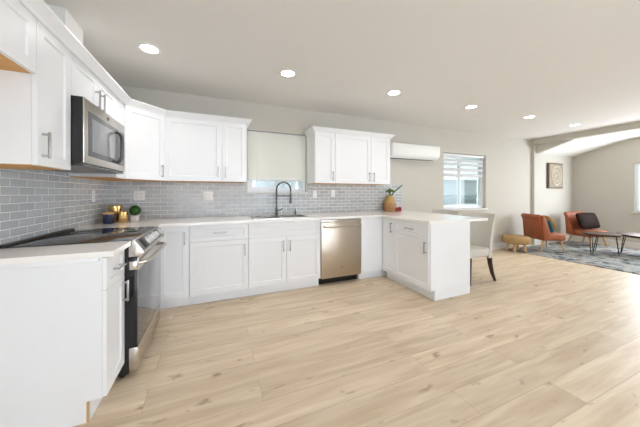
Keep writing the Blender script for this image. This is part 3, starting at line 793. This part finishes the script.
# ------------------------------------------------------------------ outlets
def outlet(label, loc, rot, gangs):
    t = thing('wall_outlet', label, 'outlet', loc, rot, 'white cover plates on the tile')
    w = 0.035 + 0.023 * (gangs - 1)
    MB().box(-w, w, -0.006, 0.0, -0.058, 0.058, 0.002).build('cover_plate', M['plastic'], t)
    for g in range(gangs):
        xc = (g - (gangs - 1) / 2) * 0.046
        for z in (-0.02, 0.02):
            s_ = MB().box(xc - 0.0155, xc + 0.0155, -0.0082, -0.0062, z - 0.0165, z + 0.0165, 0.0008).build('socket', M['plastic'], t)
            MB().box(xc - 0.007, xc - 0.005, -0.0088, -0.0083, z - 0.004, z + 0.006).build('slot', M['slot'], s_)
            MB().box(xc + 0.005, xc + 0.007, -0.0088, -0.0083, z - 0.004, z + 0.006).build('slot', M['slot'], s_)
outlet('white outlet plate on the left wall tile behind the range', (0.0092, -0.395, 1.20), PI / 2, 1)
outlet('wide white outlet plate above the topiary ball', (0.311, -0.0092, 1.20), 0, 2)
outlet('white outlet plate on tile midway between the topiary and the faucet', (1.066, -0.0092, 1.193), 0, 2)
outlet('white outlet plate just right of the kitchen window sill', (2.575, -0.0092, 1.21), 0, 1)
outlet('white outlet plate under the two-door cabinet, left of the pineapple vase', (2.885, -0.0092, 1.22), 0, 1)

# ------------------------------------------------------------------ air conditioner
t = thing('air_conditioner', 'white wall-mounted air conditioner unit right of the cabinets', 'air conditioner', (4.44, 0, 1.84))
prof = [(-0.002, 0.0), (-0.11, 0.0), (-0.175, 0.02), (-0.195, 0.055), (-0.198, 0.235), (-0.18, 0.247), (-0.002, 0.247)]
MB().prism(prof, -0.535, 0.535, lambda p, q, a: (a, p, q), 0.006).build('body', M['plastic'], t)
MB().box(-0.53, 0.53, -0.2035, -0.1985, 0.078, 0.235, 0.002).build('front_panel', M['plastic'], t)
MB().box(-0.49, 0.49, -0.10, -0.02, -0.006, -0.0005, 0.002).build('air_inlet', M['screenframe'], t)
MB().prism([(-0.118, -0.001), (-0.122, -0.004), (-0.176, 0.026), (-0.172, 0.030)], -0.48, 0.48, lambda p, q, a: (a, p - 0.002, q)).build('louver', M['vinyl'], t, smooth=False)

# ------------------------------------------------------------------ recessed lights
LX = [(0.655, -1.19, 'round recessed ceiling light nearest the left wall cabinets'),
      (1.82, -1.21, 'round recessed ceiling light in front of the kitchen window'),
      (3.11, -1.22, 'round recessed ceiling light above the dishwasher, third from the left cabinets'),
      (4.41, -1.23, 'round recessed ceiling light in front of the air conditioner'),
      (5.69, -1.25, 'round recessed ceiling light in front of the dining window'),
      (6.96, -1.27, 'round recessed ceiling light nearest the beam')]
def px_at_ceiling(x, y):   # positions above were read for a 2.42 m ceiling: push out along the same ray to the real height
    k = (CEIL - 1.2327) / (2.42 - 1.2327)
    return 1.1572 + (x - 1.1572) * k, -3.6469 + (y + 3.6469) * k
first = None
for x, y, lab in LX:
    X, Y_ = px_at_ceiling(x, y)
    if first is None:
        t = thing('recessed_light', lab, 'ceiling light', (X, Y_, CEIL), 0, 'recessed lights in a row across the ceiling')
        MB().lathe([(0.066, -0.0005), (0.088, -0.0005), (0.088, -0.004), (0.080, -0.008), (0.066, -0.006), (0.066, -0.0005)], caps=False).build('trim_ring', M['plastic'], t)
        MB().lathe([(0, -0.003), (0.0655, -0.003), (0.0655, -0.0006), (0, -0.0006)]).build('lens', M['glow'], t)
        first = t
    else:
        t = dup(first, (X, Y_, CEIL), 0, lab)
    d = bpy.data.lights.new('lamp', 'AREA'); d.shape = 'DISK'; d.size = 0.12; d.energy = 0.6; d.spread = math.radians(130); d.color = (1.0, 0.96, 0.94)
    o = bpy.data.objects.new('lamp', d); o.location = (X, Y_, CEIL - 0.012); COL.objects.link(o)

# ------------------------------------------------------------------ things on the worktop
CT = 0.9146
t = thing('candle_jar', 'navy blue glass candle jar with a wooden lid on the corner worktop', 'candle', (0.128, -0.375, CT))
MB().lathe([(0, 0), (0.044, 0), (0.047, 0.004), (0.047, 0.095), (0, 0.095)]).build('jar', M['navy'], t)
MB().lathe([(0, 0.0952), (0.048, 0.0952), (0.048, 0.116), (0.044, 0.119), (0.0, 0.12)]).build('lid', M['lidwood'], t)
t = thing('canister', 'tall brushed gold canister at the back of the corner', 'canister', (0.135, -0.20, CT))
MB().lathe([(0, 0), (0.06, 0), (0.062, 0.004), (0.062, 0.145), (0, 0.145)]).build('body', M['brass'], t)
MB().lathe([(0, 0.1452), (0.065, 0.1452), (0.065, 0.175), (0.06, 0.18), (0, 0.18)]).build('lid', M['brass'], t)
t = thing('canister', 'short brushed gold canister between the blue candle and the topiary', 'canister', (0.218, -0.29, CT))
MB().lathe([(0, 0), (0.053, 0), (0.055, 0.004), (0.055, 0.098), (0, 0.098)]).build('body', M['brass'], t)
MB().lathe([(0, 0.0982), (0.057, 0.0982), (0.057, 0.113), (0.053, 0.117), (0, 0.117)]).build('lid', M['brass'], t)
t = thing('topiary', 'round green boxwood ball in a square white pot beside the canisters', 'potted plant', (0.318, -0.215, CT))
MB().prism([(-0.033, -0.033), (0.033, -0.033), (0.033, 0.033), (-0.033, 0.033)], 0, 0.060, lambda p, q, a: (p * (1 + a * 1.6), q * (1 + a * 1.6), a), 0.002).build('pot', M['pot'], t)
b = MB()
b.superell((0, 0, 0.121), 0.046, 0.046, 0.046, 1, 1, 20, 12)
for k in range(420):
    v = Vector((random.gauss(0, 1), random.gauss(0, 1), random.gauss(0, 1))).normalized()
    c = Vector((0, 0, 0.121)) + v * random.uniform(0.044, 0.053)
    a = v.orthogonal().normalized(); a = Matrix.Rotation(random.uniform(0, 6.3), 3, v) @ a
    w = v.cross(a); s_ = 0.009
    n_ = v * 0.004
    vs_ = [b.bm.verts.new(p) for p in (c - a * s_, c + w * s_ * .6 + n_, c + a * s_ + n_ * 1.5, c - w * s_ * .6 + n_)]
    b.bm.faces.new(vs_)
b.build('foliage', M['leaf'], t)
t = thing('pineapple_vase', 'amber pineapple shaped vase with bamboo stalks at the end of the tile', 'vase', (3.90, -0.125, CT))
prof = [(0, 0), (0.07, 0), (0.085, 0.02), (0.098, 0.06), (0.10, 0.12), (0.094, 0.18), (0.080, 0.23), (0.058, 0.265), (0.054, 0.275), (0.046, 0.272), (0.0, 0.24)]
v_ = MB().lathe(prof).build('body', M['vasegold'], t)
b = MB()
for r_ in range(5):
    z = 0.028 + r_ * 0.033
    rr = 0.09 + 0.010 * math.sin(PI * (z / 0.2)) - (0.012 if z > 0.14 else 0)
    for k in range(14):
        a = 2 * PI * (k + 0.5 * (r_ % 2)) / 14
        Mx = Matrix.Translation((rr * math.cos(a), rr * math.sin(a), z)) @ Matrix.Rotation(a, 4, 'Z')
        b.superell((0, 0, 0), 0.010, 0.015, 0.015, 1, 1.6, 10, 6, Mx)
b.build('diamond_scales', M['diamond'], v_)
for pts in ([(0, 0, 0.2), (0.0, -0.01, 0.28), (-0.03, -0.01, 0.36)], [(0.01, 0, 0.2), (0.05, -0.03, 0.32), (0.13, -0.05, 0.39), (0.22, -0.06, 0.45)], [(0.0, 0.01, 0.2), (0.015, 0.0, 0.27), (0.0, 0.0, 0.33)], [(-0.015, 0, 0.2), (0.03, -0.02, 0.29), (0.075, -0.03, 0.335)]):
    MB().tube(pts, [0.012] * (len(pts) - 1) + [0.009], 8).build('stalk', M['stalk'], t)
b = MB()
def leaf(b, p, d, L_, w_):
    p = Vector(p); d = Vector(d).normalized(); sd = d.cross(Vector((0.3, 1, 0.2))).normalized(); up = sd.cross(d)
    prev = None
    for i in range(6):
        f = i / 5; ww = w_ * math.sin(PI * min(0.98, max(0.06, f))); c = p + d * L_ * f - Vector((0, 0, 1)) * L_ * 0.35 * f * f
        cur = [b.bm.verts.new(c + sd * ww), b.bm.verts.new(c + up * ww * .15), b.bm.verts.new(c - sd * ww)]
        if prev:
            b.bm.faces.new((prev[0], prev[1], cur[1], cur[0])); b.bm.faces.new((prev[1], prev[2], cur[2], cur[1]))
        prev = cur
for d in ((-1, -0.2, 0.3), (-0.6, -0.5, 0.6), (0.7, -0.4, 0.3), (0.5, 0.2, 0.8), (-0.3, -0.7, -0.1)): leaf(b, (-0.02, -0.01, 0.345), d, 0.10, 0.024)
b.build('leaves', M['stalk'], t)
for x, y, lab in ((4.045, -0.125, 'small red jar touching the right side of the pineapple vase'), (4.125, -0.105, 'small red jar farthest right on the worktop, past the pineapple vase')):
    t = thing('spice_jar', lab, 'jar', (x, y, CT), 0, 'small red jars by the vase')
    MB().lathe([(0, 0), (0.031, 0), (0.034, 0.004), (0.034, 0.062), (0.026, 0.072), (0, 0.072)]).build('jar', M['red'], t)
    MB().lathe([(0, 0.0722), (0.028, 0.0722), (0.028, 0.088), (0, 0.09)]).build('lid', M['pot'], t)

# ------------------------------------------------------------------ dining chairs (local: seat faces -x, back towards +x)
def dining_chair(label, loc, rot):
    t = thing('dining_chair', label, 'chair', loc, rot, 'dining chairs at the breakfast bar')
    MB().box(-0.25, 0.18, -0.24, 0.24, 0.36, 0.475, 0.03, 4).build('seat', M['cream'], t)
    # back: curved upright shell
    b = bmesh.new(); rows = []
    nz_, ny_ = 10, 12
    for side in (0, 1):
        for i in range(nz_ + 1):
            f = i / nz_; z = 0.34 + f * 0.59
            row = []
            for j in range(ny_ + 1):
                g = -1 + 2 * j / ny_
                x = 0.175 + 0.03 * f + 0.075 * f * f - 0.07 * g * g
                x += 0.062 * (1 - 0.35 * f) if side else 0
                yy = g * (0.245 + 0.012 * f)
                row.append(b.verts.new((x, yy, z + (0.012 if side == 0 and i == nz_ else 0))))
            rows.append(row)
    n = nz_ + 1
    for s0 in (0, n):
        for i in range(nz_):
            for j in range(ny_): b.faces.new((rows[s0 + i][j], rows[s0 + i][j + 1], rows[s0 + i + 1][j + 1], rows[s0 + i + 1][j]))
    for j in range(ny_):
        b.faces.new((rows[0][j], rows[0][j + 1], rows[n][j + 1], rows[n][j])); b.faces.new((rows[nz_][j], rows[nz_][j + 1], rows[n + nz_][j + 1], rows[n + nz_][j]))
    for i in range(nz_):
        for j in (0, ny_): b.faces.new((rows[i][j], rows[i + 1][j], rows[n + i + 1][j], rows[n + i][j]))
    mb = MB(); mb._merge(b)
    mb.build('backrest', M['cream'], t)
    for s in (-1, 1):
        MB().tube([(-0.215, s * 0.205, 0.365), (-0.22, s * 0.208, 0.0)], [0.024, 0.016], 10).build('leg', M['espresso'], t)
        MB().tube([(0.17, s * 0.205, 0.37), (0.185, s * 0.206, 0.26), (0.225, s * 0.208, 0.12), (0.285, s * 0.21, 0.0)], [0.034, 0.030, 0.025, 0.017], 10).build('leg', M['espresso'], t)
    return t
ch = dining_chair('cream upholstered dining chair with curved dark legs at the near end of the breakfast bar', (4.50, -1.10, 0), 0)
dup(ch, (4.50, -0.53, 0), 0, 'cream upholstered dining chair at the bar under the dining window, only its back showing')

# ------------------------------------------------------------------ lounge
rug = MB().prism([(6.98, -0.12), (7.06, -2.05), (9.3, -2.05), (9.62, -1.25), (9.62, -0.12)], 0.0005, 0.011, lambda p, q, a: (p, q, a))
tag(rug.build('area_rug', M['rug'], smooth=False), 'distressed grey and blue patterned rug under the lounge chairs', 'rug')
RZ = 0.0125
def round_leg(top, bot, r0=0.024, r1=0.014): return MB().tube([top, bot], [r0, r1], 12)
t = thing('footstool', 'round woven jute footstool with wooden legs left of the rust chairs', 'stool', (6.98, -0.33, 0.0125))
b = MB(); b.superell((0, 0, 0.245), 0.245, 0.245, 0.085, 0.45, 1.0, 40, 14); b.build('seat', M['rattan'], t)
for k in range(4):
    a = 0.35 + PI / 2 * k
    round_leg((0.13 * math.cos(a), 0.13 * math.sin(a), 0.175), (0.16 * math.cos(a), 0.16 * math.sin(a), 0.005), 0.026, 0.022).build('leg', M['legwood'], t)

SCL = 0.82
def lounge_chair(label, loc, rot):       # local: faces +x
    t = thing('lounge_chair', label, 'chair', loc, rot, 'rust leather lounge chairs'); t.scale = (SCL, SCL, 0.98)
    MB().box(-0.24, 0.33, -0.29, 0.29, 0.235, 0.385, 0.045, 4).build('seat', M['rust'], t)
    prof = [(-0.22, 0.24), (-0.14, 0.245), (-0.155, 0.42), (-0.21, 0.60), (-0.235, 0.70), (-0.25, 0.755), (-0.29, 0.785), (-0.335, 0.78), (-0.36, 0.745), (-0.35, 0.70), (-0.325, 0.67), (-0.31, 0.58), (-0.27, 0.42)]
    MB().prism(prof, -0.29, 0.29, lambda p, q, a: (p, a, q), 0.014).build('backrest', M['rust'], t)
    # low curved side wings joining back and seat
    for s in (-1, 1):
        w = [(-0.25, 0.26), (-0.06, 0.26), (-0.09, 0.40), (-0.13, 0.52), (-0.18, 0.66), (-0.23, 0.745), (-0.28, 0.76), (-0.28, 0.60)]
        MB().prism(w, s * 0.291, s * 0.335, lambda p, q, a: (p, a, q), 0.012).build('side_wing', M['rust'], t)
    for sx, top, bot in ((-1, -0.18, -0.27), (1, 0.24, 0.31)):
        for s in (-1, 1):
            round_leg((top, s * 0.22, 0.245), (bot, s * 0.26, 0.0055), 0.026, 0.014).build('leg', M['legwood'], t)
    return t
A1 = math.radians(-25); C1 = (7.66, -0.47, RZ); C2 = (9.08, -0.60, RZ)
c1 = lounge_chair('rust leather lounge chair beside the footstool, holding a round tan cushion', C1, A1)
A2 = math.radians(-105)
dup(c1, C2, A2, 'rust leather lounge chair in the corner, holding a dark brown pillow')
def pillow(name, label, m, c, rot, rx, rz, t_, e=0.35):
    b = MB(); b.superell((0, 0, 0), t_, rx, rz, 1.0, 1.0, 36, 18)
    for v in b.bm.verts:      # square it up with pinched corners
        y, z = v.co.y / rx, v.co.z / rz
        r_ = math.hypot(y, z)
        if r_ > 1e-4 and e is not None:
            mx = max(abs(y), abs(z)); k = (r_ / mx) ** 0.8
            v.co.y *= k; v.co.z *= k
    o = b.build(name, m); o.location = c; o.rotation_euler = rot
    return tag(o, label, 'cushion')
def at(chair_loc, ang, x, y, z):
    x *= SCL; y *= SCL; z *= 0.98
    return (chair_loc[0] + x * math.cos(ang) - y * math.sin(ang), chair_loc[1] + x * math.sin(ang) + y * math.cos(ang), RZ + z)
pillow('round_cushion', 'round tan cushion leaning in the rust chair nearest the footstool', M['tan'], at(C1, A1, 0.115, 0.03, 0.575), (0, -0.25, A1), 0.20, 0.18, 0.045, None)
pillow('throw_pillow', 'small teal velvet pillow in front of the round tan cushion', M['teal'], at(C1, A1, -0.02, -0.14, 0.53), (0, -0.25, A1), 0.125, 0.13, 0.035)
pillow('throw_pillow', 'dark brown leather pillow on the rust chair in the corner', M['brown'], at(C2, A2, 0.05, 0.0, 0.595), (0, -0.33, A2 + 0.1), 0.31, 0.19, 0.07)

def coffee_table(label, loc, rot, rx, ry):
    t = thing('coffee_table', label, 'coffee table', loc, rot, 'walnut hairpin coffee tables')
    b = bmesh.new(); n = 36; top = []; bot = []
    for k in range(n):
        a = 2 * PI * k / n
        w = 1 + 0.05 * math.sin(3 * a + 0.6) + 0.03 * math.sin(5 * a)
        top.append(b.verts.new((rx * w * math.cos(a), ry * w * math.sin(a), 0.405)))
        bot.append(b.verts.new((rx * w * 0.97 * math.cos(a), ry * w * 0.97 * math.sin(a), 0.365)))
    b.faces.new(top); b.faces.new(bot[::-1])
    for k in range(n): b.faces.new((bot[k], bot[(k + 1) % n], top[(k + 1) % n], top[k]))
    mb = MB(); mb._merge(b); mb.build('tabletop', M['walnut'], t)
    for k in range(3):
        a = 0.5 + 2 * PI * k / 3
        c = Vector((0.72 * rx * math.cos(a), 0.72 * ry * math.sin(a), 0.364)); tn = Vector((-math.sin(a), math.cos(a), 0)) * 0.055
        ft = Vector((0.86 * rx * math.cos(a), 0.86 * ry * math.sin(a), 0.007))
        MB().tube([c + tn, ft + tn * 0.35, ft + Vector((0, 0, -0.001)), ft - tn * 0.35, c - tn], 0.007, 8).build('hairpin_leg', M['black'], t)
    return t
coffee_table('round walnut coffee table with black hairpin legs, in front of the corner chair', (8.38, -1.10, RZ), 0.3, 0.31, 0.27)
coffee_table('walnut hairpin coffee table at the right edge, in front of the other table', (8.80, -1.55, RZ), 1.1, 0.38, 0.32)

# ------------------------------------------------------------------ wall art
t = thing('wall_art', 'square wooden framed panel with a pale scroll medallion on the lounge wall', 'wall art', (8.94, YL, 1.655))
s_ = 0.30
MB().box(-s_, s_, -0.05, -0.002, -0.31, 0.31, 0.004).build('frame', M['frame_wood'], t)
pn = MB().box(-s_ + 0.03, s_ - 0.03, -0.053, -0.0502, -0.28, 0.28, 0.001).build('panel', M['art_ground'], t)
b = MB()
circ = lambda r, cx_=0, cz_=0: [(cx_ + r * math.cos(q), -0.0545, cz_ + r * 1.15 * math.sin(q)) for q in [2 * PI * i / 40 for i in range(40)]]
b.tube(circ(0.20), 0.020, 6, True); b.tube(circ(0.12), 0.014, 6, True)
for k in range(8):
    a = 2 * PI * k / 8
    b.tube(circ(0.035, 0.152 * math.cos(a), 0.175 * math.sin(a)), 0.005, 5, True)
    b.tube([(0.02 * math.cos(a), -0.0545, 0.02 * math.sin(a)), (0.07 * math.cos(a + .3), -0.0545, 0.08 * math.sin(a + .3)), (0.115 * math.cos(a), -0.0545, 0.13 * math.sin(a))], 0.008, 6)
b.build('medallion', M['art_line'], pn)
